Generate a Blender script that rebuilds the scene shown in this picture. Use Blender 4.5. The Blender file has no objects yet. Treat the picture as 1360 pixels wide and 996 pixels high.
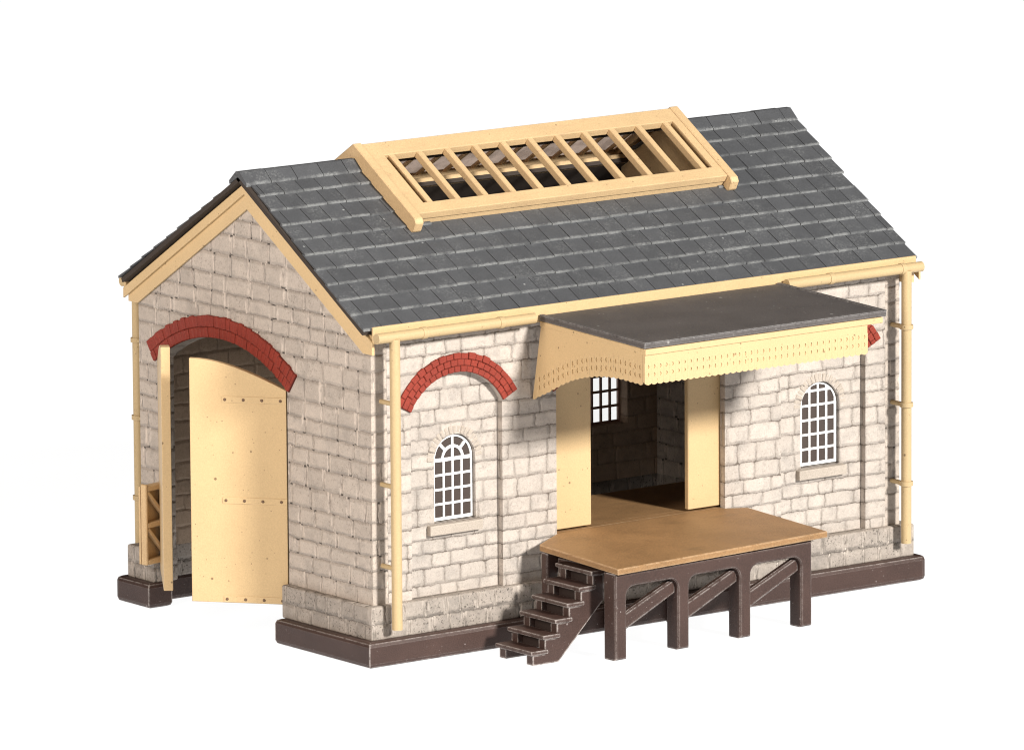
import bpy, bmesh, math, random
from mathutils import Matrix, Vector
random.seed(7)
C = bpy.context.scene.collection
S = bpy.context.scene

# ------------------------------------------------------------------ camera
YAW, PITCH, ROLL = 0.646105, 0.174508, -0.0070540
F_PX, DIST, TGT = 11509.99, 146.5033, Vector((9.1111, 8.34796, 2.5))
fwd = Vector((math.sin(YAW)*math.cos(PITCH), math.cos(YAW)*math.cos(PITCH), -math.sin(PITCH)))
rgt = Vector((math.cos(YAW), -math.sin(YAW), 0))
upv = rgt.cross(fwd)
r2 = math.cos(ROLL)*rgt + math.sin(ROLL)*upv
u2 = -math.sin(ROLL)*rgt + math.cos(ROLL)*upv
cd = bpy.data.cameras.new('camera')
cam = bpy.data.objects.new('camera', cd); C.objects.link(cam)
cam.matrix_world = Matrix.Translation(TGT - fwd*DIST) @ Matrix((r2, u2, -fwd)).transposed().to_4x4()
cd.sensor_width = 36.0; cd.sensor_fit = 'HORIZONTAL'; cd.lens = F_PX/1360*36
cd.clip_start = 1.0; cd.clip_end = 1000
S.camera = cam
S.cycles.filter_width = 1.1

# ------------------------------------------------------------------ world, lamps, exposure
w = bpy.data.worlds.new('World'); S.world = w; w.use_nodes = True
bg = w.node_tree.nodes['Background']
bg.inputs[0].default_value = (1.0, 0.96, 0.92, 1); bg.inputs[1].default_value = 0.06

def lamp(name, az, el, dist, size, power, col, target=(5.2, 1.5, 2.6)):
    """az measured from -Y towards +X, degrees"""
    a, e = math.radians(az), math.radians(el)
    d = Vector((math.sin(a)*math.cos(e), -math.cos(a)*math.cos(e), math.sin(e)))
    l = bpy.data.lights.new(name, 'AREA'); l.shape = 'DISK'; l.size = size
    l.energy = power; l.color = col
    o = bpy.data.objects.new(name, l); C.objects.link(o)
    o.location = Vector(target) + d*dist
    o.rotation_euler = (-d).to_track_quat('-Z', 'Y').to_euler()
    return o
lamp('key_lamp', 8, 25, 150, 19.0, 455000, (1.0, 0.965, 0.91))
lamp('fill_lamp', -78, 22, 40, 16.0, 12800, (1.0, 0.89, 0.79))
S.view_settings.view_transform = 'Standard'; S.view_settings.look = 'None'
S.view_settings.exposure = 0.0; S.view_settings.gamma = 1.0

# ------------------------------------------------------------------ node helpers
class NT:
    def __init__(s, name):
        s.m = bpy.data.materials.new(name); s.m.use_nodes = True
        s.t = s.m.node_tree; s.n = s.t.nodes; s.n.clear()
        s.out = s.n.new('ShaderNodeOutputMaterial')
    def _in(s, sock, v):
        if hasattr(v, 'is_output'): s.t.links.new(v, sock)
        elif v is not None: sock.default_value = v
    def node(s, typ, outi=0, **kw):
        n = s.n.new(typ)
        ins = kw.pop('ins', {})
        for k, v in kw.items(): setattr(n, k, v)
        for k, v in ins.items(): s._in(n.inputs[k], v)
        return n.outputs[outi]
    def math(s, op, a, b=None, c=None):
        n = s.n.new('ShaderNodeMath'); n.operation = op
        for i, v in enumerate((a, b, c)):
            if v is not None: s._in(n.inputs[i], v)
        return n.outputs[0]
    def comb(s, x, y, z=0.0):
        return s.node('ShaderNodeCombineXYZ', ins={0: x, 1: y, 2: z})
    def noise(s, vec, scale, detail=3.0, rough=.55, col=False):
        return s.node('ShaderNodeTexNoise', 1 if col else 0, ins={'Vector': vec, 'Scale': scale, 'Detail': detail, 'Roughness': rough})
    def ramp(s, v, a, b, lo=0.0, hi=1.0, smooth=True):
        return s.node('ShaderNodeMapRange', interpolation_type='SMOOTHSTEP' if smooth else 'LINEAR',
                      ins={0: v, 1: a, 2: b, 3: lo, 4: hi})
    def mix(s, f, a, b, mode='MIX'):
        n = s.n.new('ShaderNodeMix'); n.data_type = 'RGBA'; n.blend_type = mode
        s._in(n.inputs[0], f); s._in(n.inputs[6], a); s._in(n.inputs[7], b)
        return n.outputs[2]
    def bump(s, h, strength=.5, dist=.02, normal=None):
        return s.node('ShaderNodeBump', ins={'Strength': strength, 'Distance': dist, 'Height': h, 'Normal': normal})
    def bsdf(s, col, rough=.6, normal=None, spec=.3, **kw):
        ins = {'Base Color': col, 'Roughness': rough, 'Normal': normal, 'Specular IOR Level': spec}; ins.update(kw)
        b = s.node('ShaderNodeBsdfPrincipled', ins=ins)
        s.t.links.new(b, s.out.inputs[0]); return s.m
    def pos(s): return s.node('ShaderNodeTexCoord', 3)
    def edge(s, radius=.03, lo=.01, hi=.12):
        """1 on worn convex/concave edges"""
        bn = s.node('ShaderNodeBevel', samples=6, ins={'Radius': radius})
        gn = s.node('ShaderNodeNewGeometry', 1)
        d = s.node('ShaderNodeVectorMath', 1, operation='DOT_PRODUCT', ins={0: bn, 1: gn})
        return s.ramp(s.math('SUBTRACT', 1.0, d), lo, hi)
def rgb(r, g, b): return (r, g, b, 1)

def stone_mat(name, base, joint, w_, h_, jstr, spots=0.0, bumpstr=.8, joint_highlight=0.0, mottled=.25, voff=0.0, uoff=0.0, dirt=.25, vlight=.15):
    n = NT(name)
    uv = n.node('ShaderNodeUVMap', uv_map='UVMap')
    sx = n.node('ShaderNodeSeparateXYZ', ins={0: uv}); sep = sx.node
    u, v = sep.outputs[0], sep.outputs[1]
    P = n.pos()
    wob = n.node('ShaderNodeSeparateXYZ', ins={0: n.noise(uv, 6.0, 3, .6, col=True)}).node
    u = n.math('ADD', u, n.math('MULTIPLY', n.math('SUBTRACT', wob.outputs[0], .5), .085))
    v = n.math('ADD', n.math('ADD', v, voff), n.math('MULTIPLY', n.math('SUBTRACT', wob.outputs[1], .5), .065))
    # uneven course heights
    vs = n.math('ADD', v, n.math('MULTIPLY', n.math('SINE', n.math('MULTIPLY', v, 3.7)), .055))
    row = n.math('FLOOR', n.math('DIVIDE', vs, h_))
    rr = n.node('ShaderNodeTexWhiteNoise', 0, noise_dimensions='1D', ins={'W': row})
    nz = n.noise(n.comb(u, n.math('MULTIPLY', row, 7.31)), .9, 1.0)
    us = n.math('ADD', n.math('ADD', n.math('ADD', u, 40.0 + uoff), n.math('MULTIPLY', rr, 3.0)), n.math('MULTIPLY', nz, .95))
    cell = n.math('FLOOR', n.math('DIVIDE', us, w_))
    fx = n.math('SUBTRACT', us, n.math('MULTIPLY', cell, w_))
    fy = n.math('SUBTRACT', vs, n.math('MULTIPLY', row, h_))
    dx = n.math('MINIMUM', fx, n.math('SUBTRACT', w_, fx))
    dy = n.math('MINIMUM', fy, n.math('SUBTRACT', h_, fy))
    d = n.math('SMOOTH_MIN', dx, dy, .075)
    fine = n.noise(P, 55.0, 3, .6)
    mid = n.noise(P, 9.0, 4, .6)
    big = n.noise(P, 1.1, 3, .6)
    dn = n.math('ADD', d, n.math('MULTIPLY', n.math('SUBTRACT', fine, .5), .022))
    jm = n.math('SUBTRACT', 1.0, n.ramp(dn, -.004, .017))          # joint mask
    patch = n.ramp(n.noise(P, 3.3, 3, .6), .32, .62)               # the wash sits unevenly
    jm = n.math('MULTIPLY', jm, n.ramp(patch, 0, 1, .35, 1.0))
    rc = n.node('ShaderNodeTexWhiteNoise', 0, noise_dimensions='2D', ins={'Vector': n.comb(cell, row)})
    tone = n.math('ADD', n.ramp(rc, 0, 1, .92, 1.06, False), n.math('MULTIPLY', n.math('SUBTRACT', mid, .5), mottled))
    col = n.mix(1.0, rgb(*base), n.node('ShaderNodeCombineColor', ins={0: tone, 1: tone, 2: tone}), 'MULTIPLY')
    grey = n.ramp(n.noise(P, 2.6, 5, .7), .46, .70, 0, .5)
    col = n.mix(grey, col, rgb(base[0]*.62, base[1]*.64, base[2]*.66))
    tone2 = n.ramp(n.noise(P, 34.0, 3, .8), .3, .7, .87, 1.11, False)
    col = n.mix(1.0, col, n.node('ShaderNodeCombineColor', ins={0: tone2, 1: tone2, 2: tone2}), 'MULTIPLY')
    speck = n.ramp(n.noise(P, 38.0, 2, .7), .60, .70, 0, .45)
    col = n.mix(speck, col, rgb(base[0]*.48, base[1]*.46, base[2]*.44))
    pit = n.math('MULTIPLY', n.ramp(n.noise(P, 26.0, 2, .6), .58, .66, 0, dirt), n.ramp(n.noise(P, 1.6, 3, .6), .36, .60, .15, 1.0))
    col = n.mix(pit, col, rgb(base[0]*.25, base[1]*.24, base[2]*.23))
    up = n.math('MULTIPLY', n.ramp(n.math('SUBTRACT', dy, dx), .0, .02), n.ramp(n.noise(P, 4.5, 2, .5), .32, .48, 0, vlight))   # paler upright joints
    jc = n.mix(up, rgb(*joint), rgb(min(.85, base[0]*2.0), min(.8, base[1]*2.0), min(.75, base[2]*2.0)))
    col = n.mix(n.math('MULTIPLY', jm, jstr), col, jc)
    if joint_highlight:
        # painted highlights: pale rims as if relief at the upright joints caught light
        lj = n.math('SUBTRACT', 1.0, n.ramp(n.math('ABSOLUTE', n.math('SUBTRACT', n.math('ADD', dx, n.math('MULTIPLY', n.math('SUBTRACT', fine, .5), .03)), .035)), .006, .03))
        lj = n.math('MULTIPLY', lj, n.ramp(n.noise(P, 5.0, 2, .5), .42, .6, 0, joint_highlight))
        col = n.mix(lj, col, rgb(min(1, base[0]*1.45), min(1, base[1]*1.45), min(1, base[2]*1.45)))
    if spots:
        both = n.math('MAXIMUM', dx, dy)
        sp = n.math('SUBTRACT', 1.0, n.ramp(both, .012, .045))
        sp = n.math('MULTIPLY', sp, n.ramp(n.noise(P, 4.0, 2, .5), .42, .55, 0, spots))
        col = n.mix(sp, col, rgb(.03, .025, .022))
    hgt = n.math('ADD', n.ramp(dn, -.01, .05), n.math('MULTIPLY', mid, .30))
    hgt = n.math('ADD', hgt, n.math('MULTIPLY', fine, .15))
    hgt = n.math('ADD', hgt, n.math('MULTIPLY', rc, .22))
    nrm = n.bump(hgt, bumpstr, .034)
    return n.bsdf(col, .75, nrm, .25)

def paint_mat(name, base, wear=None, wear_amt=.6, specks=None, rough=.5, bumpstr=.25, er=.045, blot=.14, streak=None):
    n = NT(name); P = n.pos()
    mid = n.noise(P, 5.0, 5, .6); fine = n.noise(P, 42.0, 3, .8); big = n.noise(P, 1.3, 4, .6)
    tone = n.math('ADD', 1.0, n.math('ADD', n.math('MULTIPLY', n.math('SUBTRACT', big, .5), blot*1.6), n.math('MULTIPLY', n.math('SUBTRACT', fine, .5), blot*2.6+.2)))
    col = n.mix(1.0, rgb(*base), n.node('ShaderNodeCombineColor', ins={0: tone, 1: tone, 2: tone}), 'MULTIPLY')
    if streak:
        sc = n.node('ShaderNodeMapping', ins={'Vector': P, 'Scale': streak[1]})
        sm = n.ramp(n.noise(sc, 1.0, 4, .65), .55, .75, 0, streak[2])
        col = n.mix(sm, col, rgb(*streak[0]))
    if specks:
        vd = n.node('ShaderNodeTexVoronoi', 0, ins={'Vector': P, 'Scale': specks[1], 'Randomness': 1.0})
        sm = n.math('SUBTRACT', 1.0, n.ramp(n.math('ADD', vd, n.math('MULTIPLY', n.math('SUBTRACT', mid, .5), .25)), .03, .085))
        col = n.mix(n.math('MULTIPLY', sm, specks[2]), col, rgb(*specks[0]))
        v2 = n.node('ShaderNodeTexVoronoi', 0, ins={'Vector': P, 'Scale': specks[1]*2.6, 'Randomness': 1.0})
        s2 = n.math('MULTIPLY', n.math('SUBTRACT', 1.0, n.ramp(v2, .05, .12)), n.ramp(n.noise(P, 2.2, 3, .6), .42, .6, 0, specks[2]))
        col = n.mix(s2, col, rgb(*specks[0]))
    if wear:
        e = n.edge(er)
        e = n.math('MULTIPLY', e, n.ramp(n.noise(P, 8.0, 5, .8), .34, .56, 0, wear_amt))
        col = n.mix(e, col, rgb(*wear))
    h = n.math('ADD', n.math('MULTIPLY', mid, .5), n.math('MULTIPLY', fine, .5))
    return n.bsdf(col, rough, n.bump(h, bumpstr, .02), .3)

def slate_mat(name, base, wear):
    n = NT(name); P = n.pos()
    rnd = n.node('ShaderNodeNewGeometry', 8)                      # random per island: each slate its own tone
    mid = n.noise(P, 4.0, 5, .65); fine = n.noise(P, 45.0, 4, .7)
    tone = n.math('ADD', n.ramp(rnd, 0, 1, .90, 1.08, False), n.math('MULTIPLY', n.math('SUBTRACT', mid, .5), .4))
    tone = n.math('ADD', tone, n.math('MULTIPLY', n.math('SUBTRACT', fine, .5), .8))
    col = n.mix(1.0, rgb(*base), n.node('ShaderNodeCombineColor', ins={0: tone, 1: tone, 2: tone}), 'MULTIPLY')
    uv = n.node('ShaderNodeUVMap', uv_map='tile')
    tv = n.node('ShaderNodeSeparateXYZ', ins={0: uv}).node.outputs[1]       # 0 at the lower edge of the slate
    brush = n.math('SUBTRACT', 1.0, n.ramp(n.math('ADD', tv, n.math('MULTIPLY', n.math('SUBTRACT', n.noise(P, 24.0, 4, .8), .5), .12)), -.01, .05))
    brush = n.math('MULTIPLY', brush, n.ramp(n.noise(P, 2.0, 4, .7), .36, .6, .12, .62))
    scuff = n.math('MULTIPLY', n.ramp(n.noise(P, 1.7, 4, .6), .46, .66), n.ramp(n.noise(P, 26.0, 3, .75), .44, .74, 0, .30))
    m = n.math('MAXIMUM', brush, scuff)
    vd = n.node('ShaderNodeTexVoronoi', 0, ins={'Vector': P, 'Scale': 2.3})
    m = n.math('MAXIMUM', m, n.math('SUBTRACT', .8, n.ramp(vd, .02, .06, 0, .8)))
    col = n.mix(m, col, rgb(*wear))
    h = n.math('ADD', n.math('MULTIPLY', mid, .5), n.math('MULTIPLY', fine, .5))
    return n.bsdf(col, .62, n.bump(h, .35, .02), .3)

STONE = stone_mat('pale_stone', (.44, .39, .347), (.085, .065, .052), .45, .262, .9)
STONE_G = stone_mat('grey_stone', (.43, .372, .322), (.13, .10, .085), .50, .285, .62, vlight=.8, dirt=.4, spots=.9, bumpstr=.9, joint_highlight=.85)
STONE_B = stone_mat('dirty_stone', (.315, .275, .24), (.07, .058, .048), .38, .26, .75, bumpstr=1.0, joint_highlight=.75, mottled=.6, voff=.11, dirt=.9, vlight=1.0)
STONE_I = stone_mat('dimmed_inner_stone', (.40, .30, .22), (.12, .085, .06), .52, .29, .5, bumpstr=.6)  # browner copy of the stone: low interior light put into its colour
STONE_P = paint_mat('plain_stone', (.38, .33, .28), (.55, .48, .42), .5, ((.10, .08, .07), 6.0, .5), .75, .5, .03, .3)
CREAM = paint_mat('cream_paint', (.525, .375, .20), (.62, .48, .29), .5, ((.10, .06, .03), 3.6, .75), .45, .22, .02, .10)
PIPE = paint_mat('dimmed_cream_paint', (.43, .32, .175), (.55, .43, .27), .5, ((.10, .06, .03), 3.6, .75), .45, .22, .02, .10)  # same cream paint, darkened to tone down the key light on pipes and gutters
CREAM_R = paint_mat('worn_cream_paint', (.53, .375, .205), (.30, .21, .13), .9, ((.16, .09, .05), 5.0, .6), .5, .4, .02, .2, ((.42, .27, .16), (2, 14, 14), .5))
BROWN = paint_mat('brown_paint', (.048, .027, .022), (.40, .36, .34), 1.0, ((.26, .22, .21), 5.5, .7), .42, .5, .05, .5)
BROWN_D = paint_mat('step_gap_shade', (.026, .016, .013), None, rough=.6)  # shade between the treads, put into a darker brown
DECK = paint_mat('tan_boarding', (.25, .142, .063), (.58, .42, .27), .95, ((.12, .07, .03), 5.0, .5), .55, .45, .03, .45, ((.16, .095, .045), (1.4, 3.5, 3.5), .5))
FELT = paint_mat('roofing_felt', (.080, .072, .070), (.25, .24, .24), .7, ((.3, .29, .28), 2.6, .8), .6, .5, .04, .4)
SLATE = slate_mat('slate', (.066, .069, .075), (.32, .33, .33))
BRICK = paint_mat('red_brick', (.21, .026, .014), (.32, .08, .055), .4, ((.10, .03, .02), 7.0, .4), .6, .5, .03, .45)
MORTAR = paint_mat('dark_red_mortar', (.125, .02, .013), None, rough=.8)
WHITE = paint_mat('white_paint', (.80, .80, .80), None, rough=.4, blot=.03, bumpstr=.05)
BAR = paint_mat('brown_glazing_bar', (.40, .25, .2), None, rough=.5)
PANE = paint_mat('dim_interior_pane', (.055, .041, .035), None, rough=.25, blot=.1, bumpstr=.03)  # opaque pane; darkness of the interior behind is put into its colour
DARK = paint_mat('dark_boarding', (.04, .03, .024), None, rough=.8)
INNER = paint_mat('pale_plaster', (.50, .40, .33), None, rough=.7, blot=.3)
RIVET = paint_mat('rusty_iron', (.14, .085, .05), None, rough=.6)
n = NT('clear_glass')
tr = n.node('ShaderNodeBsdfTransparent', ins={0: rgb(.97, .97, .97)}); gl = n.node('ShaderNodeBsdfGlossy', ins={1: .05})
n.t.links.new(n.node('ShaderNodeMixShader', ins={0: .05, 1: tr, 2: gl}), n.out.inputs[0]); GLASS = n.m
n = NT('hazy_glazing')
tr = n.node('ShaderNodeBsdfTransparent', ins={0: rgb(.74, .65, .59)}); df = n.node('ShaderNodeBsdfDiffuse', ins={0: rgb(.5, .42, .36)})
n.t.links.new(n.node('ShaderNodeMixShader', ins={0: n.ramp(n.noise(n.pos(), 3.0, 4, .6), .3, .7, .15, .4), 1: tr, 2: df}), n.out.inputs[0]); HAZY = n.m
n = NT('glowing_white')                                            # emission added to whiten the ground and wash out its shadows, no real source
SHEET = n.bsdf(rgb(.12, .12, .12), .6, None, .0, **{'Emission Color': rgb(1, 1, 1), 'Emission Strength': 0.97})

# ------------------------------------------------------------------ mesh helpers
def finish(me, smooth=False):
    uvl = me.uv_layers.get('UVMap') or me.uv_layers.new(name='UVMap')
    for p in me.polygons:
        nx, ny, nz = (abs(c) for c in p.normal)
        for li in p.loop_indices:
            co = me.vertices[me.loops[li].vertex_index].co
            if nz > .75: uvl.data[li].uv = (co.x, co.y)
            elif nx > ny: uvl.data[li].uv = (co.y + 3.0, co.z)
            else: uvl.data[li].uv = (co.x, co.z)
        p.use_smooth = smooth
def link(name, me, mat, parent=None, smooth=False, label=None):
    if isinstance(mat, (list, tuple)):
        for m in mat: me.materials.append(m)
    else: me.materials.append(mat)
    me.name = name
    finish(me, smooth)
    o = bpy.data.objects.new(name, me); C.objects.link(o)
    if parent is not None:
        o.parent = parent; o.matrix_parent_inverse = root_inv(parent)
    if label: o['label'] = label
    return o
def root_inv(p):
    m = Matrix.Identity(4)
    q = p
    while q is not None:
        m = Matrix.Translation(q.location) @ m if q.parent is None else q.matrix_parent_inverse @ Matrix.Translation(q.location) @ m
        q = q.parent
    return m.inverted()
class MB:
    def __init__(s): s.bm = bmesh.new()
    def box(s, lo, hi, bev=0.0, M=None, mi=0, seg=1):
        t = bmesh.new()
        bmesh.ops.create_cube(t, size=1.0)
        lo, hi = Vector(lo), Vector(hi)
        for v in t.verts: v.co = Vector(((v.co[i]+.5)*(hi[i]-lo[i])+lo[i] for i in range(3)))
        if bev: bmesh.ops.bevel(t, geom=list(t.edges), offset=bev, segments=seg, affect='EDGES', profile=.6)
        s._add(t, M, mi)
        return s
    def _add(s, t, M=None, mi=0):
        if M is not None: t.transform(M)
        for f in t.faces: f.material_index = mi
        me = bpy.data.meshes.new('tmp'); t.to_mesh(me); t.free()
        s.bm.from_mesh(me); bpy.data.meshes.remove(me)
    def post(s, lo, hi, bev, M=None):
        t = bmesh.new(); bmesh.ops.create_cube(t, size=1.0)
        for v in t.verts: v.co = Vector(((v.co[i]+.5)*(hi[i]-lo[i])+lo[i] for i in range(3)))
        bmesh.ops.bevel(t, geom=[e for e in t.edges if min(v.co.z for v in e.verts) < hi[2]-.01], offset=bev, segments=2, affect='EDGES', profile=.5)
        s._add(t, M); return s
    def tube(s, a, b, r, seg=16, r2=None, mi=0):
        a, b = Vector(a), Vector(b); d = b-a
        t = bmesh.new()
        bmesh.ops.create_cone(t, cap_ends=True, segments=seg, radius1=r, radius2=r if r2 is None else r2, depth=d.length)
        M = Matrix.Translation((a+b)/2) @ d.to_track_quat('Z', 'Y').to_matrix().to_4x4()
        s._add(t, M, mi); return s
    def ball(s, c, r, sc=(1, 1, 1)):
        t = bmesh.new(); bmesh.ops.create_uvsphere(t, u_segments=10, v_segments=7, radius=r)
        s._add(t, Matrix.Translation(c) @ Matrix.Diagonal((*sc, 1))); return s
    def prism(s, poly, M, d0, d1, bev=0.0, mi=0):
        """simple polygon (u,v) extruded between depths d0 and d1"""
        t = bmesh.new()
        vs = [t.verts.new((p[0], p[1], d1)) for p in poly]
        f = t.faces.new(vs)
        ex = bmesh.ops.extrude_face_region(t, geom=[f])
        for v in ex['geom']:
            if isinstance(v, bmesh.types.BMVert): v.co.z = d0
        bmesh.ops.recalc_face_normals(t, faces=list(t.faces))
        if bev: bmesh.ops.bevel(t, geom=list(t.edges), offset=bev, segments=1, affect='EDGES')
        s._add(t, M, mi); return s
    def build(s, name, mat, parent=None, smooth=False, label=None):
        me = bpy.data.meshes.new(name); bmesh.ops.recalc_face_normals(s.bm, faces=list(s.bm.faces))
        s.bm.to_mesh(me); s.bm.free()
        o = link(name, me, mat, parent, False, label)
        if smooth:
            for p in me.polygons: p.use_smooth = len(p.vertices) <= 4
            try: me.set_sharp_from_angle(angle=math.radians(40))
            except Exception: pass
        return o
def frame(o, u, v):
    u, v = Vector(u).normalized(), Vector(v).normalized(); w_ = u.cross(v)
    return Matrix.Translation(o) @ Matrix((u, v, w_)).transposed().to_4x4()
def plate_mesh(outer, holes, thick, M, bev=0.0, res=1):
    """flat plate with holes; the (u,v) plane is the front face, thickness goes to -w"""
    cu = bpy.data.curves.new('c', 'CURVE'); cu.dimensions = '2D'; cu.fill_mode = 'BOTH'
    for poly in [outer]+list(holes):
        sp = cu.splines.new('POLY'); sp.points.add(len(poly)-1); sp.use_cyclic_u = True
        for i, p in enumerate(poly): sp.points[i].co = (p[0], p[1], 0, 1)
    cu.extrude = thick/2 - bev
    if bev: cu.bevel_depth = bev; cu.bevel_resolution = res; cu.offset = -bev
    o = bpy.data.objects.new('c', cu); C.objects.link(o)
    me = bpy.data.meshes.new_from_object(o.evaluated_get(bpy.context.evaluated_depsgraph_get()))
    bpy.data.objects.remove(o); bpy.data.curves.remove(cu)
    me.transform(M @ Matrix.Translation((0, 0, -thick/2)))
    bm = bmesh.new(); bm.from_mesh(me)
    bmesh.ops.remove_doubles(bm, verts=bm.verts, dist=1e-5)
    bmesh.ops.recalc_face_normals(bm, faces=list(bm.faces)); bm.to_mesh(me); bm.free()
    me.materials.clear()
    return me
def plate(name, outer, holes, thick, M, mat, parent=None, bev=0.0, label=None):
    return link(name, plate_mesh(outer, holes, thick, M, bev), mat, parent, False, label)
def arc(cx, cz, r, a0, a1, n_):
    return [(cx+r*math.cos(math.radians(a0+(a1-a0)*i/n_)), cz+r*math.sin(math.radians(a0+(a1-a0)*i/n_))) for i in range(n_+1)]
def seg_arch(x0, x1, zs, rise, n_=24):
    """points of a segmental arch from (x1,zs) over the crown to (x0,zs); also centre, radius and half angle"""
    h = (x1-x0)/2; R = (h*h+rise*rise)/(2*rise); cx, cz = (x0+x1)/2, zs+rise-R
    ha = math.degrees(math.asin(h/R))
    return arc(cx, cz, R, 90-ha, 90+ha, n_), cx, cz, R, ha
def opening(x0, x1, zb, zs, rise): return [(x0, zb), (x1, zb)] + seg_arch(x0, x1, zs, rise)[0]
def rect(x0, z0, x1, z1): return [(x0, z0), (x1, z0), (x1, z1), (x0, z1)]
def tag(o, label, cat):
    o['label'] = label; o['category'] = cat
def root(name, loc, label, cat):
    o = bpy.data.objects.new(name, None); C.objects.link(o); o.location = loc; o.empty_display_size = .5
    tag(o, label, cat); return o

L, W = 11.29, 7.0
WB = 6.615                                                        # outer face of the rear wall
FW = frame((0, 0, 0), (1, 0, 0), (0, 0, 1))                       # w = -Y
def front(y): return frame((0, y, 0), (1, 0, 0), (0, 0, 1))
def gable(x): return frame((x, 0, 0), (0, -1, 0), (0, 0, 1))       # u = -Y, w = -X
def g(poly): return [(-y, z) for y, z in poly]

# ------------------------------------------------------------------ ground
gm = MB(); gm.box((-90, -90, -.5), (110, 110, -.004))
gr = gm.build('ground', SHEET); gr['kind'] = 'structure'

# ------------------------------------------------------------------ the shed
shed = root('goods_shed', (L/2, W/2, 0), 'pale stone model goods shed with slate roof, roof light, canopy and open cream doors', 'building')
GX0, GX1 = 2.525, 6.08                                            # cart entrance along Y
# brown foundation, U shaped around the entrance
base = [(0, 0), (L-.1, 0), (L-.03, .03), (L, .1), (L, W-.1), (L-.1, W), (.1, W), (.03, W-.03), (0, W-.1), (0, 6.03), (.46, 6.03), (.46, 6.42), (L-.5, 6.42), (L-.5, .5), (.46, .5), (.46, GX0), (0, GX0)]
plate('foundation', base, [], .41, frame((0, 0, .41), (1, 0, 0), (0, 1, 0)), BROWN, shed, .07)
pl = [(.16, .16), (L-.16, .16), (L-.16, W-.16), (.16, W-.16), (.16, GX1+.02), (.62, GX1+.02), (.62, W-.62), (L-.62, W-.62), (L-.62, .62), (.62, .62), (.62, GX0+.02), (.16, GX0+.02)]
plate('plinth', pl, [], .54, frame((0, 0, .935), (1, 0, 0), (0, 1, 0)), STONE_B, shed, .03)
plate('glow_stop_plate', [(2.7, .65), (L-.65, .65), (L-.65, W-.65), (2.7, W-.65)], [], .05, frame((0, 0, .06), (1, 0, 0), (0, 1, 0)), DARK, shed)  # added unseen dark plate: keeps the glowing ground from lighting the interior

# walls
w0, WZ = .285, 5.12
SLOPE = 2.058/3.345; ANG = math.atan(SLOPE)
def roof_z(y): return 5.334 + (min(y, W-y)-.155)*SLOPE
def gable_outline(hole):
    top = .30
    pts = [(w0, .93), (w0, roof_z(w0)-top), (3.5, roof_z(3.5)-top), (WB, roof_z(WB)-top), (WB, .93)]
    if hole:
        a = seg_arch(GX0, GX1, 4.06, .56)[0]
        pts += [(GX1, .93)] + a + [(GX0, .93)]
    return g(pts)
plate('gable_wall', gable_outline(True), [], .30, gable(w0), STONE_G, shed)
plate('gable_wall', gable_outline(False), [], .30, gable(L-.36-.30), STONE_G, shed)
DX0, DX1 = 3.9, 7.3
PAN = [(1.045, 2.83), (8.455, 10.215)]
WIN = [(1.985, .36), (9.365, .36)]
fo = [(.588, .93), (L-.662, .93), (L-.662, WZ), (.588, WZ)]
door_o = opening(DX0, DX1, 1.30, 3.97, .55)
pan_o = [opening(a, b, .925, 3.93, .52) for a, b in PAN]
# the outer skin is cut right down to the plinth at the two panels
def skin(x0, x1): return None
outline = [(.588, .93)]
for (a, b), po in zip(PAN, pan_o):
    outline += [(a, .93)] + po[2:][::-1] + [(b, .93)]
outline += [(L-.662, .93), (L-.662, WZ), (.588, WZ)]
plate('wall', outline, [door_o], .12, front(w0), STONE, shed)
def win_open(cx, h, zb, zs): return [(cx-h, zb), (cx+h, zb)] + arc(cx, zs, h, 0, 180, 20)
plate('wall', fo, [rect(2.96, 1.30, 8.24, 4.95)]+[win_open(c, h+.045, 2.06, 3.04) for c, h in WIN], .19, front(w0+.122), STONE, shed)
# rear wall with one window
bwx = 9.62
plate('wall', fo, [rect(bwx-.42, 1.86, bwx+.38, 3.3)], .30, front(WB-.30), STONE_I, shed)

# arches
def voussoirs(name, cx, cz, R, ha, rings, M, depth, mat, backing, parent, n_, jit=.012, gap=.007):
    m = MB(); extra = 1.5
    for k, (r0, r1) in enumerate(rings):
        for i in range(n_):
            o_ = .5*(k % 2)
            a0 = 90-ha-extra + (2*ha+2*extra)*max(0, min(n_, i-o_ if k % 2 else i))/n_
            a1 = 90-ha-extra + (2*ha+2*extra)*max(0, min(n_, i+1-o_ if k % 2 else i+1))/n_
            if k % 2 and i == n_-1: a1 = 90+ha+extra
            if a1-a0 < .2: continue
            ga = math.degrees(gap/2/r0)
            j = random.uniform(-jit, jit) if k == len(rings)-1 else 0
            e = random.uniform(-.008, .008)
            pa = [(r0+gap/2, a0+ga), (r1-gap/2+j, a0+ga), (r1-gap/2+j+random.uniform(-.006, .006), a1-ga), (r0+gap/2, a1-ga)]
            poly = [(cx+r*math.cos(math.radians(a)), cz+r*math.sin(math.radians(a))) for r, a in pa]
            m.prism(poly, M, -.05, depth+e, .012)
    back = arc(cx, cz, rings[-1][1]-.012, 90-ha-extra, 90+ha+extra, 24) + arc(cx, cz, rings[0][0]+.004, 90+ha+extra, 90-ha-extra, 24)
    m.prism(back, M, -.05, depth-.022, 0, mi=1)
    return m.build(name, [mat, backing], parent)
for a, b in PAN:
    _, cx, cz, R, ha = seg_arch(a, b, 3.93, .52)
    voussoirs('brick_arch', cx, cz, R, ha, [(R, R+.10), (R+.10, R+.205), (R+.205, R+.31)], front(w0), .045, BRICK, MORTAR, shed, 19)
_, cx, cz, R, ha = seg_arch(DX0, DX1, 3.97, .55)
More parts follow.
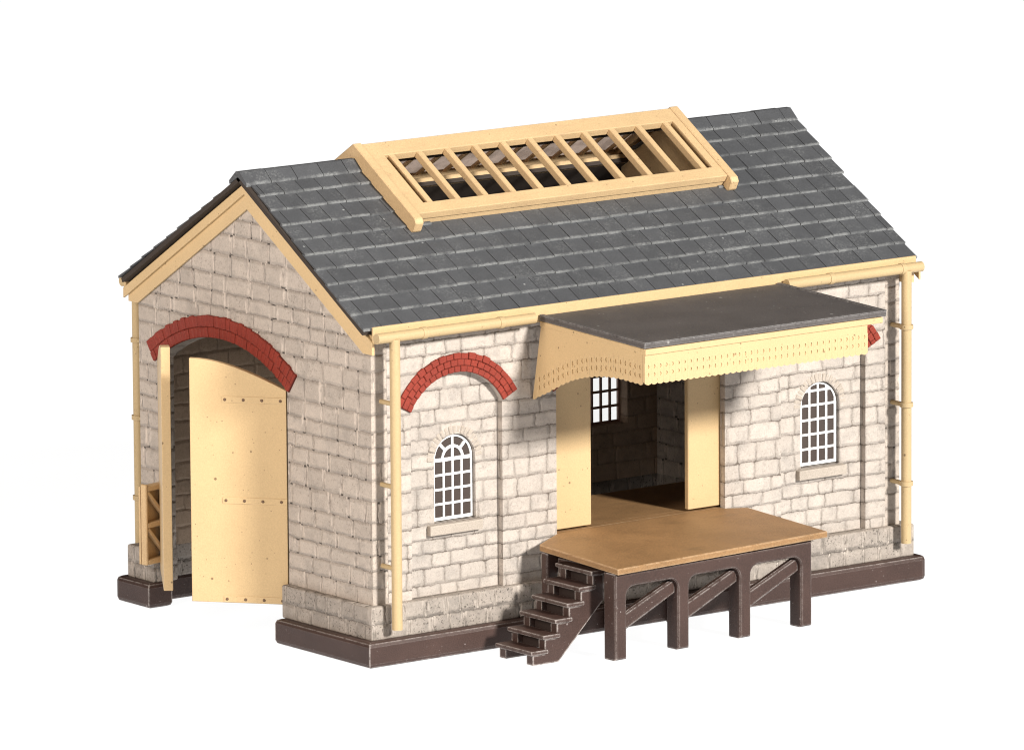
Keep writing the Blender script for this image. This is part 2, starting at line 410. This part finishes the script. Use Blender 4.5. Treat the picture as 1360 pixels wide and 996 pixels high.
voussoirs('brick_arch', cx, cz, R, ha, [(R, R+.10), (R+.10, R+.205), (R+.205, R+.31)], front(w0), .045, BRICK, MORTAR, shed, 30)
_, cx, cz, R, ha = seg_arch(GX0, GX1, 4.06, .56)
voussoirs('brick_arch', -cx, cz, R, ha, [(R, R+.17), (R+.17, R+.36)], gable(w0), .05, BRICK, MORTAR, shed, 38)

# windows
def clip_in(poly, cx, cz, r, zlim):
    """polygon clipped to the arched light"""
    clip = [(cx-r, 0), (cx+r, 0)] + arc(cx, zlim, r, 0, 180, 24)
    def inside(p, a, b): return (b[0]-a[0])*(p[1]-a[1])-(b[1]-a[1])*(p[0]-a[0]) >= -1e-9
    out = poly
    for i in range(len(clip)):
        a, b = clip[i], clip[(i+1) % len(clip)]
        if abs(a[0]-b[0])+abs(a[1]-b[1]) < 1e-6: continue
        inp, out = out, []
        for k in range(len(inp)):
            p, q = inp[k], inp[(k+1) % len(inp)]
            ip, iq = inside(p, a, b), inside(q, a, b)
            if ip != iq:
                d1 = (b[0]-a[0])*(p[1]-a[1])-(b[1]-a[1])*(p[0]-a[0]); d2 = (b[0]-a[0])*(q[1]-a[1])-(b[1]-a[1])*(q[0]-a[0])
                t = d1/(d1-d2); x = (p[0]+t*(q[0]-p[0]), p[1]+t*(q[1]-p[1]))
            if ip: out.append(p)
            if ip != iq: out.append(x)
        if not out: return []
    cl = []
    for p in out:
        if not cl or abs(p[0]-cl[-1][0])+abs(p[1]-cl[-1][1]) > 1e-4: cl.append(p)
    return cl
def area(p): return abs(sum(p[i][0]*p[(i+1) % len(p)][1]-p[(i+1) % len(p)][0]*p[i][1] for i in range(len(p))))/2
def window(cx, h, radial, sx0, sx1):
    zb, zs, b = 2.085, 3.05, .036
    outer = win_open(cx, h+.02, zb, zs)
    hin = h-.008; cw = (2*hin)/4
    holes = []
    if radial:
        rows = 4; rh = (zs-.015-zb-.03)/rows
        for i in range(4):
            for j in range(rows):
                x0 = cx-hin+i*cw; z0 = zb+.03+j*rh
                holes.append(rect(x0+(b/2 if i else 0), z0+b/2, x0+cw-(b/2 if i < 3 else 0), z0+rh-b/2))
        ri = .175
        for a0, a1 in ((4, 41), (49, 87), (93, 131), (139, 176)):
            holes.append(arc(cx, zs, hin-.005, a0, a1, 8) + arc(cx, zs, ri+.045, a1-2, a0+2, 6))
        for a0, a1 in ((8, 83), (97, 172)):
            holes.append(arc(cx, zs, ri, a0, a1, 8) + [(cx+.022*(1 if a0 < 90 else -1), zs+.022)])
    else:
        rows = 6; rh = .237
        for i in range(4):
            for j in range(rows):
                x0 = cx-hin+i*cw; z0 = zb+.03+j*rh
                p = clip_in(rect(x0+b/2, z0+b/2, x0+cw-b/2, z0+rh-b/2), cx, zs, hin, zs)
                if len(p) > 2 and area(p) > .0012: holes.append(p)
    y = w0+.122+.055
    f = plate('window', outer, holes, .03, front(y), WHITE, shed, label='arched window with a fan of curved bars in its head' if radial else 'arched window with square panes up into its head')
    plate('pane', win_open(cx, h+.01, zb+.005, zs), [], .02, front(y+.022), PANE, f)
    m = MB(); m.box((sx0, w0+.02, 1.885), (sx1, w0+.16, 2.045), .018, seg=2)
    m.build('sill', STONE_P, f)
    voussoirs('window_arch', cx-.005, 3.04, h+.05, 88, [(h+.05, h+.19)], front(w0+.122), .012, STONE_P, STONE_P, f, 19, .004, .012)
window(*WIN[0], True, 1.43, 2.46)
window(*WIN[1], False, 8.86, 9.845)
# rear window seen from inside through the loading door
x0, x1, z0, z1 = bwx-.40, bwx+.36, 1.88, 3.28
cw, rh = (x1-x0)/4, (z1-z0)/5.3
holes = [rect(x0+i*cw+.02, z0+j*rh+.02, x0+(i+1)*cw-.02, min(z1-.01, z0+(j+1)*rh-.02)) for i in range(4) for j in range(6)]
bw = plate('window', rect(x0-.02, z0-.02, x1+.02, z1+.02), holes, .03, front(WB-.10), BAR, shed, label='rear window lit from behind, with brown bars')
plate('pane', rect(x0, z0, x1, z1), [], .01, front(WB-.068), GLASS, bw)

# ------------------------------------------------------------------ roof
SL = math.hypot(2.058, 3.345)
X0, X1 = .065, 11.22
cosA, sinA = math.cos(ANG), math.sin(ANG)
def slope(front_side):
    """local (x, t up the slope, height off the slope)"""
    if front_side: return frame((0, .155, 5.334), (1, 0, 0), (0, cosA, sinA))
    return frame((X0+X1, W-.155, 5.334), (-1, 0, 0), (0, -cosA, sinA))
SKY = (2.55, 8.70, 2.30, 3.915)                                    # hole under the roof light
roof = None
def slope_board(fs):
    hole = [rect(SKY[0], SKY[2], SKY[1], SKY[3])] if fs else [rect(X0+X1-SKY[1], 2.70, X0+X1-SKY[0], SKY[3])]
    return plate_mesh(rect(X0+.02, .01, X1-.02, SL), hole, .07, slope(fs) @ Matrix.Translation((0, 0, -.05)))
rb = MB()
for fs in (True, False):
    me = slope_board(fs); rb.bm.from_mesh(me)
roof = rb.build('roof', DARK, shed)
def slates(fs):
    bm = bmesh.new(); uvl = bm.loops.layers.uv.new('tile')
    e, rows, tw = .372, 10, .385
    M = slope(fs)
    for r in range(rows):
        t0 = r*e; off = (r % 2)*.5*tw
        x = X0 - off + random.uniform(-.02, .02)
        while x < X1-.02:
            w_ = tw*random.uniform(.94, 1.06)
            xv = X0-.02+.13*r/rows
            a, b = max(x, xv), min(x+w_, X1) if fs else min(x+w_, X1+.02-.13*r/rows)
            if not fs: a = max(x, X0)
            x += w_
            if b-a < .06: continue
            tc, xc = t0+e/2, (a+b)/2
            xr = xc if fs else X0+X1-xc
            if SKY[0]+.05 < xr < SKY[1]-.05 and SKY[2]+.05 < tc < SKY[3]-.05: continue
            g_ = .012
            lo = t0+random.uniform(-.010, .010); hi = min(t0+e+.06, SL)
            hL = .0 + random.uniform(-.004, .004); th = .034; tilt = -.031
            a2 = a+(g_ if a > xv+.001 else 0)
            sk = random.uniform(-.004, .004)
            pts = [(a2, lo+sk, hL-th), (b, lo-sk, hL-th), (b, hi, tilt-th*.5), (a2, hi, tilt-th*.5),
                   (a2, lo+sk+.006, hL), (b, lo-sk+.006, hL), (b, hi, tilt), (a2, hi, tilt)]
            vs = [bm.verts.new(M @ Vector(p)) for p in pts]
            tv = [0, 0, 1, 1, 0, 0, 1, 1]
            for idx in ((0, 3, 2, 1), (4, 5, 6, 7), (0, 1, 5, 4), (1, 2, 6, 5), (2, 3, 7, 6), (3, 0, 4, 7)):
                f = bm.faces.new([vs[i] for i in idx])
                for lp, i in zip(f.loops, idx): lp[uvl].uv = (0, tv[i]*(hi-lo))
    me = bpy.data.meshes.new('slates'); bm.to_mesh(me); bm.free()
    return link('slates', me, SLATE, roof)
slates(True); slates(False)
# ridge capping, left out where the roof light straddles the ridge
def ridge_run(xa, xb):
    bm = bmesh.new(); uvl = bm.loops.layers.uv.new('tile')
    x = xa
    while x < xb-.05:
        b = min(x+.50*random.uniform(.95, 1.05), xb)
        if xb-b < .12: b = xb
        j = random.uniform(-.006, .006)
        prof = []
        wd, th, top = .27, .055, .05
        zr = 7.392-.03+j
        for sgn in (-1, 1):
            pass
        P = [(-wd*cosA, -wd*sinA-.025), (-wd*cosA-.01, -wd*sinA+th-.025), (-.05, th+.0), (.05, th+.0), (wd*cosA+.01, -wd*sinA+th-.025), (wd*cosA, -wd*sinA-.025), (0, -.03)]
        ring = [[bm.verts.new((xx, 3.5+p[0], zr+p[1])) for p in P] for xx in (x+.006, b-.006)]
        k = len(P)
        for i in range(k):
            f = bm.faces.new([ring[0][i], ring[0][(i+1) % k], ring[1][(i+1) % k], ring[1][i]])
            for lp in f.loops: 
                q = lp.vert.co.y
                lp[uvl].uv = (0, .25 - abs(abs(q-3.5)-.0))
        for rr in ring:
            f = bm.faces.new(rr)
            for lp in f.loops: lp[uvl].uv = (0, .5)
        x = b
    bmesh.ops.recalc_face_normals(bm, faces=list(bm.faces))
    me = bpy.data.meshes.new('ridge_tiles'); bm.to_mesh(me); bm.free()
    link('ridge_tiles', me, SLATE, roof)
ridge_run(X0+.0, 2.42); ridge_run(8.95, X1)

# barge boards at both gables
def barge(xf, sgn):
    def ln(y, d): return roof_z(y) - d/cosA
    def chev(d0, d1, ye, zc):
        yin = .155+(zc-(5.334-d1/cosA))/SLOPE
        return [(ye, ln(ye, d0)), (ye, zc), (yin, zc), (3.5, ln(3.5, d1)), (W-yin, zc), (W-ye, zc), (W-ye, ln(ye, d0)), (3.5, ln(3.5, d0))]
    def chev2(d0, d1, ye):
        return [(ye, ln(ye, d0)), (ye, ln(ye, d1)), (3.5, ln(3.5, d1)), (W-ye, ln(ye, d1)), (W-ye, ln(ye, d0)), (3.5, ln(3.5, d0))]
    if sgn < 0:
        a = plate_mesh(g(chev(.12, .50, .17, 4.91)), [], .0515, gable(.232), .012)
        b = plate_mesh(g(chev2(.15, .29, .10)), [], .05, gable(.18), .012)
    else:
        a = plate_mesh(g(chev(.12, .51, .13, 4.93)), [], .178, gable(L-.36+.004), .012)
        b = plate_mesh(g(chev2(.115, .29, .10)), [], .04, gable(L-.103), .012)
    m = MB(); m.bm.from_mesh(a); m.bm.from_mesh(b)
    m.build('barge_board', CREAM, shed)
barge(0, -1); barge(0, 1)
# eaves boards
for fs in (True, False):
    m = MB()
    y0, y1 = (.085, .142) if fs else (W-.142, W-.085)
    m.box((.20, y0, 5.10), (11.12, y1, 5.365), .012)
    m.build('eaves_board', CREAM, shed)
# gutters
def gutter(xa, xb, y, ends=(True, True)):
    m = MB(); m.tube((xa, y, 5.205), (xb, y, 5.205), .084, 18)
    for xj in ([xa+.9, xa+2.4] if xb-xa > 2.6 else [xa+1.3]):
        if xj < xb-.1: m.tube((xj-.04, y, 5.205), (xj+.04, y, 5.205), .096, 18)
    return m.build('gutter', PIPE, shed, True)
gutter(.17, 3.24, -.03); gutter(8.32, 11.13, -.03); gutter(.25, 11.05, W+.03)
def downpipe(x, y, zb, wall_y, rings, zr):
    m = MB(); m.tube((x, y, zb), (x, y, 5.17), .084, 16)
    if rings:
        for z in zr: m.tube((x, y, z-.035), (x, y, z+.035), .112, 16)
    p = m.build('downpipe', PIPE, shed, True)
    for z in zr:
        b = MB(); s_ = 1 if wall_y > y else -1
        b.tube((x-.03, y, z), (x-.03, wall_y, z), .04, 10)
        b.build('bracket', PIPE, p, True)
downpipe(.505, -.05, .58, w0, False, (4.15, 2.84, 1.55))
downpipe(10.80, -.05, .68, w0, True, (4.25, 2.97, 1.67))
downpipe(.53, 7.02, .70, WB, True, (4.22, 2.95, 1.63))

# ------------------------------------------------------------------ roof light
AP = slope(True)
OFF, T0, T1 = .20, 2.27, 3.927+.125
sx0, sx1 = 2.38, 8.89
ox0, ox1, ot0, ot1 = 2.74, 8.57, 2.52, 3.73
sk_me = plate_mesh(rect(sx0, T0, sx1, T1), [rect(ox0, ot0, ox1, ot1)], .13, AP @ Matrix.Translation((0, 0, OFF)), .012)
m = MB(); m.bm.from_mesh(sk_me)
BP = slope(False)
def bx(x): return X0+X1-x
m.bm.from_mesh(plate_mesh(rect(bx(sx1), T0, bx(sx0), T1), [rect(bx(ox1), ot0, bx(ox0), ot1)], .13, BP @ Matrix.Translation((0, 0, OFF)), .012))
# outer cheek boards with their horned feet
for xa in (sx0-.06, sx1-.17):
    for fr in (True, False):
        F = slope(fr); a = xa if fr else bx(xa+.16)
        Mx = F @ frame((a, 0, 0), (0, 1, 0), (0, 0, 1))
        h0 = 2.06 if xa < 5 else 2.12
        m.prism([(h0, .02), (h0+.03, -.03), (4.02, -.03), (SL+.135, OFF+.02), (h0+.08, OFF+.02), (h0+.01, OFF-.03)], Mx, 0, .16, .012)
# kerb under the lower rail
m.box((sx0+.1, T0+.02, -.1), (sx1-.1, T0+.25, .085), 0, AP); m.box((bx(sx1-.1), T0+.05, -.1), (bx(sx0+.1), T0+.25, .09), 0, BP)
for xe in (ox0-.16, ox1+.06):                                        # inner end cheeks
    m.prism([(2.32, 6.67), (3.5, 7.40), (4.68, 6.67), (4.68, 6.3), (2.32, 6.3)], frame((xe, 0, 0), (0, 1, 0), (0, 0, 1)), 0, .08)
m.box((bx(ox1+.05), 2.62, -.12), (bx(ox0-.05), 2.69, .03), .01, BP)
sky = m.build('roof_light', CREAM_R, shed)
for k in range(11):
    xc = 2.885+.5535*k
    b = MB(); b.box((xc-.054, ot0-.03, OFF-.13), (xc+.054, ot1+.03, OFF-.005), .012, AP)
    b.build('glazing_bar', CREAM_R, sky)
for k in range(11):
    xc = bx(2.885+.5535*k)
    b = MB(); b.box((xc-.035, ot0-.03, OFF-.055), (xc+.035, ot1+.03, OFF-.005), .008, BP)
    b.build('glazing_bar', CREAM_R, sky)
plate('glazing', rect(bx(ox1+.03), ot0-.03, bx(ox0-.03), ot1+.03), [], .012, BP @ Matrix.Translation((0, 0, OFF-.03)), HAZY, sky)

# ------------------------------------------------------------------ canopy
can = MB()
cy0, cy1, cz0, cz1 = .06, -2.63, 5.215, 5.12
slo = math.atan2(cz0-cz1, cy0-cy1)
CF = frame((0, cy0, cz0), (1, 0, 0), (0, -math.cos(slo), -math.sin(slo)))   # v outwards; w points down
CL = math.hypot(cy0-cy1, cz0-cz1)
can.box((3.41, 0, 0), (8.26, CL, .085), .012, CF)
can.box((3.41, 0, -.016), (3.48, CL, -.001), 0, CF); can.box((8.19, 0, -.016), (8.26, CL, -.001), 0, CF); can.box((3.482, CL-.07, -.016), (8.188, CL, -.001), 0, CF)
canopy = can.build('canopy', FELT, shed)
m = MB()
def roofline(y): return cz0 + (y-cy0)*(cz0-cz1)/(cy0-cy1)
for xa, xb in ((3.50, 3.60), (8.10, 8.20)): pass
m.box((3.417, CL-.11, .088), (8.17, CL+.022, .182), .01, CF)
m.box((3.417, .0, .088), (3.49, CL-.115, .175), .01, CF)
m.box((7.80, .0, .088), (7.87, CL-.115, .175), .01, CF)
m.build('cornice', CREAM, canopy)
# pierced boarding with a pointed lower edge
def drop(cx, cz, w_, h_): return [(cx, cz-h_*.5), (cx+w_*.5, cz-h_*.05), (cx+w_*.28, cz+h_*.4), (cx, cz+h_*.5), (cx-w_*.28, cz+h_*.4), (cx-w_*.5, cz-h_*.05)]
def valance_front():
    xa, xb, p = 3.425, 7.87, .12
    nn = int(round((xb-xa)/p)); p = (xb-xa)/nn
    zt, zb = cz1-.17, 4.475
    bot = []
    for i in range(nn):
        x = xa+i*p
        bot += [(x, zb+.012), (x+p*.25, zb-.004), (x+p*.5, zb-.012), (x+p*.75, zb-.004)]
    bot += [(xb, zb+.012)]
    holes = []
    for i in range(nn):
        x = xa+(i+.5)*p
        if .03 < x-xa < xb-xa-.03:
            holes += [drop(x, zb+.15, .045, .065), drop(x, zb+.275, .045, .065)]
    me = plate_mesh(bot+[(xb, zt), (xa, zt)], holes, .014, front(cy1+.012), 0)
    m = MB(); m.bm.from_mesh(me)
    m.box((xa, cy1+.0265, zb+.03), (xb, cy1+.075, zt))
    for i in range(nn+1):                                          # beads over the board joints
        x = xa+i*p
        m.tube((x, cy1+.016, zb+.02), (x, cy1+.016, zb+.33), .011, 6)
    m.build('valance', CREAM, canopy)
valance_front()
PTS = [(.30, 3.83), (.10, 3.92), (-.12, 4.01), (-.26, 4.08), (-.5, 4.19), (-.75, 4.29), (-1.04, 4.375), (-1.34, 4.435), (-1.6, 4.468), (-1.82, 4.483), (-2.05, 4.484), (-2.29, 4.475), (-2.63, 4.46)]
def zbot(y):
    for (a, za), (b, zb) in zip(PTS, PTS[1:]):
        if b <= y <= a: return za+(zb-za)*(a-y)/(a-b)
    return PTS[-1][1] if y < -2 else PTS[0][1]
def valance_side(x):
    ya, yb = .27, cy1+.08
    nn = 23; p = (ya-yb)/nn
    zt = lambda y: roofline(y)-.155
    bot, holes, m = [], [], MB()
    for i in range(nn):
        for k, dz in ((0, .011), (.25, -.004), (.5, -.011), (.75, -.004)):
            y = ya-(i+k)*p; bot.append((-y, zbot(y)+dz))
        y = ya-(i+.5)*p
        if 0 < i < nn: holes += [drop(-y, zbot(y)+q, .05, .085) for q in (.135, .265)]
    bot.append((-yb, zbot(yb)+.02))
    top = [(-yb, zt(yb)), (-.03, zt(.03)), (-.05, 5.02)]
    me = plate_mesh(bot+top, holes, .016, gable(x), 0); m.bm.from_mesh(me)
    m.prism([(u, v+.03) for u, v in bot[::2]]+top, gable(x), -.06, -.0165)
    for i in range(1, nn):
        y = ya-i*p
        m.tube((x+.004, y, zbot(y)+.02), (x+.004, y, zbot(y)+.36), .011, 6)
    m.build('valance', CREAM, canopy)
valance_side(3.425); valance_side(7.84)

# ------------------------------------------------------------------ cart doors in the gable
def leaf(hinge, free, z0, zh, zf, thick, label, straps, flip):
    hx, fx = Vector((hinge[0], hinge[1], 0)), Vector((free[0], free[1], 0))
    wd = (fx-hx).length
    u = (hx-fx).normalized() if flip else (fx-hx).normalized()
    M = frame(hx if not flip else fx, u, (0, 0, 1))               # the outer face looks along +w
    nn = 14; top = []
    for i in range(nn+1):
        s_ = i/nn                                                  # 0 hinge, 1 free
        z = zh+(zf-zh)*math.sin(s_*math.pi/2)
        top.append((s_*wd, z))
    if flip: top = [(wd-a, z) for a, z in top]
    else: top = top[::-1]
    # top runs from +u side to -u side
    top.sort(key=lambda p: -p[0])
    d = plate('door', [(0, z0), (wd, z0)]+top, [], thick, M, CREAM, shed, .012, label)
    if straps:
        for z in (z0+.06, (z0+zh)/2-.07, zh-.17):
            a, b = (.0, wd*.67) if not flip else (wd*.33, wd)
            m = MB(); m.box((a+.01, z-.05, -.002), (b, z+.05, .010), .003, M)
            h = m.build('hinge', CREAM, d)
            for k in range(4):
                uu = b-.06-k*(b-a)*.285 if not flip else a+.06+k*(b-a)*.285
                r = MB(); r.ball((0, 0, 0), .026, (1, 1, .5)); r.bm.transform(M @ Matrix.Translation((uu, z, .010)))
                r.build('rivet', RIVET, d, True)
    return d, M
leaf((.27, 2.535), (-.75, 3.735), .595, 4.03, 4.50, .12, 'wide open plain door leaf with rows of rivets', True, True)
dl, ML = leaf((.26, 6.07), (-.72, 4.56), .63, 4.05, 4.56, .15, 'door leaf seen edge on', False, False)
# braced frame standing out from the wall beside the entrance
Fm = frame((-.15, 5.93, 0), (.5, .13, 0), (0, 0, 1))
m = MB()
m.box((-.0, .76, -.06), (.05, 2.08, .06), .012, Fm)
for z in (.80, 1.40, 2.0): m.box((.052, z-.04, -.06), (.50, z+.05, .06), .012, Fm)
for z in (.83, 1.43):
    a, b = Vector((.06, z+.52)), Vector((.50, z+.05)); d_ = (b-a).normalized(); nn_ = Vector((-d_.y, d_.x))*.03
    m.prism([tuple(a+nn_), tuple(a-nn_), tuple(b-nn_), tuple(b+nn_)], Fm, -.02, .055, .006)
bf = m.build('brace_frame', CREAM_R, shed, label='small cream braced frame beside the cart doorway')
pm = MB(); pm.box((.0, .77, -.10), (.50, 2.04, -.062), 0, Fm); pm.build('panel', CREAM_R, bf)

# loading door: two sliding leaves behind the opening
for xa, xb in ((3.0, 4.70), (6.66, 8.2)):
    m = MB(); m.box((xa, .425, 1.66), (xb, .525, 4.7), .012); m.build('sliding_door', CREAM, shed)
# inner loading stage
m = MB(); m.box((3.02, .412, 1.53), (8.2, .60, 1.627)); m.box((2.98, .602, 1.53), (10.5, 2.55, 1.627))
m.build('inner_stage', DECK, shed)

# ------------------------------------------------------------------ loading platform
plat = root('loading_platform', (5.6, -.75, 0), 'tan topped loading platform on dark brown arched timber legs under the canopy', 'platform')
PA = (3.359, -1.993, .053)                                         # stands a few degrees askew to the wall
MP = Matrix.Translation((PA[0], PA[1], 0)) @ Matrix.Rotation(PA[2], 4, 'Z') @ Matrix.Translation((-PA[0], -PA[1], 0))
def top_z(x, y): return 1.60+.003*(x-3.5)+.06*y
bmP = bmesh.new()
cor = [MP @ Vector(p) for p in ((3.359, -1.993, 0), (7.766, -1.993, 0), (7.766, -.096, 0))] + [Vector(p) for p in ((7.28, .30, 0), (7.27, .405, 0), (3.93, .405, 0), (3.92, .30, 0))] + [MP @ Vector((3.359, -.096, 0))]
vt = [bmP.verts.new((c.x, c.y, top_z(c.x, c.y) if c.y < .28 else 1.629)) for c in cor]; vb = [bmP.verts.new((v.co.x, v.co.y, v.co.z-.10)) for v in vt]
bmP.faces.new(vt); bmP.faces.new(vb[::-1]); k = len(vt)
for i in range(k): bmP.faces.new([vt[i], vb[i], vb[(i+1) % k], vt[(i+1) % k]])
bmesh.ops.recalc_face_normals(bmP, faces=list(bmP.faces))
bmesh.ops.bevel(bmP, geom=[e for e in bmP.edges if max(v.co.y for v in e.verts) < .25], offset=.012, segments=1, affect='EDGES')
me = bpy.data.meshes.new('deck'); bmP.to_mesh(me); bmP.free()
link('deck', me, DECK, plat)
LX = [3.375, 4.675, 5.975, 7.275]; LWd = .24
yF, yB = -1.91, -.26
def trestle(yf, depth, zt):
    """one arched frame, parted at the springing into its beam and its four legs"""
    pts = [(LX[0], 0), (LX[0]+LWd, 0)]
    for a, b in zip(LX, LX[1:]):
        p, q = a+LWd, b
        top, r = zt-.235, .15
        pts += [(p+r-r*math.cos(math.radians(t)), top-r+r*math.sin(math.radians(t))) for t in (0, 15, 35, 55, 75, 90)]
        pts += [(q-r+r*math.sin(math.radians(t)), top-r+r*math.cos(math.radians(t))) for t in (0, 15, 35, 55, 75, 90)]
        pts += [(q, 0), (q+LWd, 0)]
    pts += [(LX[3]+LWd, zt), (LX[0], zt)]
    full = plate_mesh(pts, [], depth, front(yf), .048, 2)
    def cut(keep_up, x0=None):
        bm = bmesh.new(); bm.from_mesh(full)
        bmesh.ops.bisect_plane(bm, geom=list(bm.verts)+list(bm.edges)+list(bm.faces), plane_co=(0, 0, .86), plane_no=(0, 0, 1), clear_inner=keep_up, clear_outer=not keep_up)
        if x0 is not None:
            bmesh.ops.delete(bm, geom=[v for v in bm.verts if not x0-.1 < v.co.x < x0+LWd+.1], context='VERTS')
        bm.transform(MP)
        me = bpy.data.meshes.new('t'); bm.to_mesh(me); bm.free(); return me
    link('beam', cut(True), BROWN, plat)
    for x in LX: link('leg', cut(False, x), BROWN, plat)
ztf, ztb = 1.60+.06*yF-.105, 1.60+.06*yB-.105
trestle(yF, .30, ztf); trestle(yB, .16, ztb)
for a, b in zip(LX, LX[1:]):
    p, q = a+LWd-.03, b+.03
    m = MB(); m.prism([(p, .41), (q, .90), (q, 1.15), (p, .70)], MP @ front(yF+.09), -.13, 0, .03)
    m.build('brace', BROWN, plat)
for x in (LX[0], LX[3]):
    x += .22 if x < 4 else .03
    m = MB(); m.box((x, yF+.305, 1.12), (x+.16, yB-.005, ztf-.003), .01, MP); m.build('cross_beam', BROWN, plat)

# ------------------------------------------------------------------ steps
st = root('wooden_steps', (2.85, -.8, 0), 'dark brown flight of six open steps leading up to the loading platform', 'steps')
nx, nz, pz0 = .238, .226, .205
def stringer(y0_, y1_):
    # tidy: build the stepped top explicitly
    pts = [(2.16, 0), (2.66, 0), (3.56, .88), (3.56, pz0+nz*5-.045)]
    for k in range(5, -1, -1):
        xk = 2.16+nx*k
        pts.append((xk, pz0+nz*k-.045))
        if k: pts.append((xk, pz0+nz*(k-1)-.045))
    m = MB(); m.prism(pts, front(y0_), -(y1_-y0_), 0, 0)
    m.build('stringer', BROWN, st)
stringer(-1.36, -1.20); stringer(-.66, -.50)
for k in range(6):
    xk = 2.10+nx*k
    m = MB(); m.box((xk, -1.40, pz0+nz*k-.043), (xk+.34, -.46, pz0+nz*k+.026), .022, seg=2)
    m.build('tread', BROWN, st)
    if k:
        m = MB(); m.box((xk+.16, -1.26, pz0+nz*(k-1)+.0), (xk+.21, -.60, pz0+nz*k-.02)); m.build('gap_shade_board', BROWN_D, st)  # added dark board standing in for shade in the open gaps
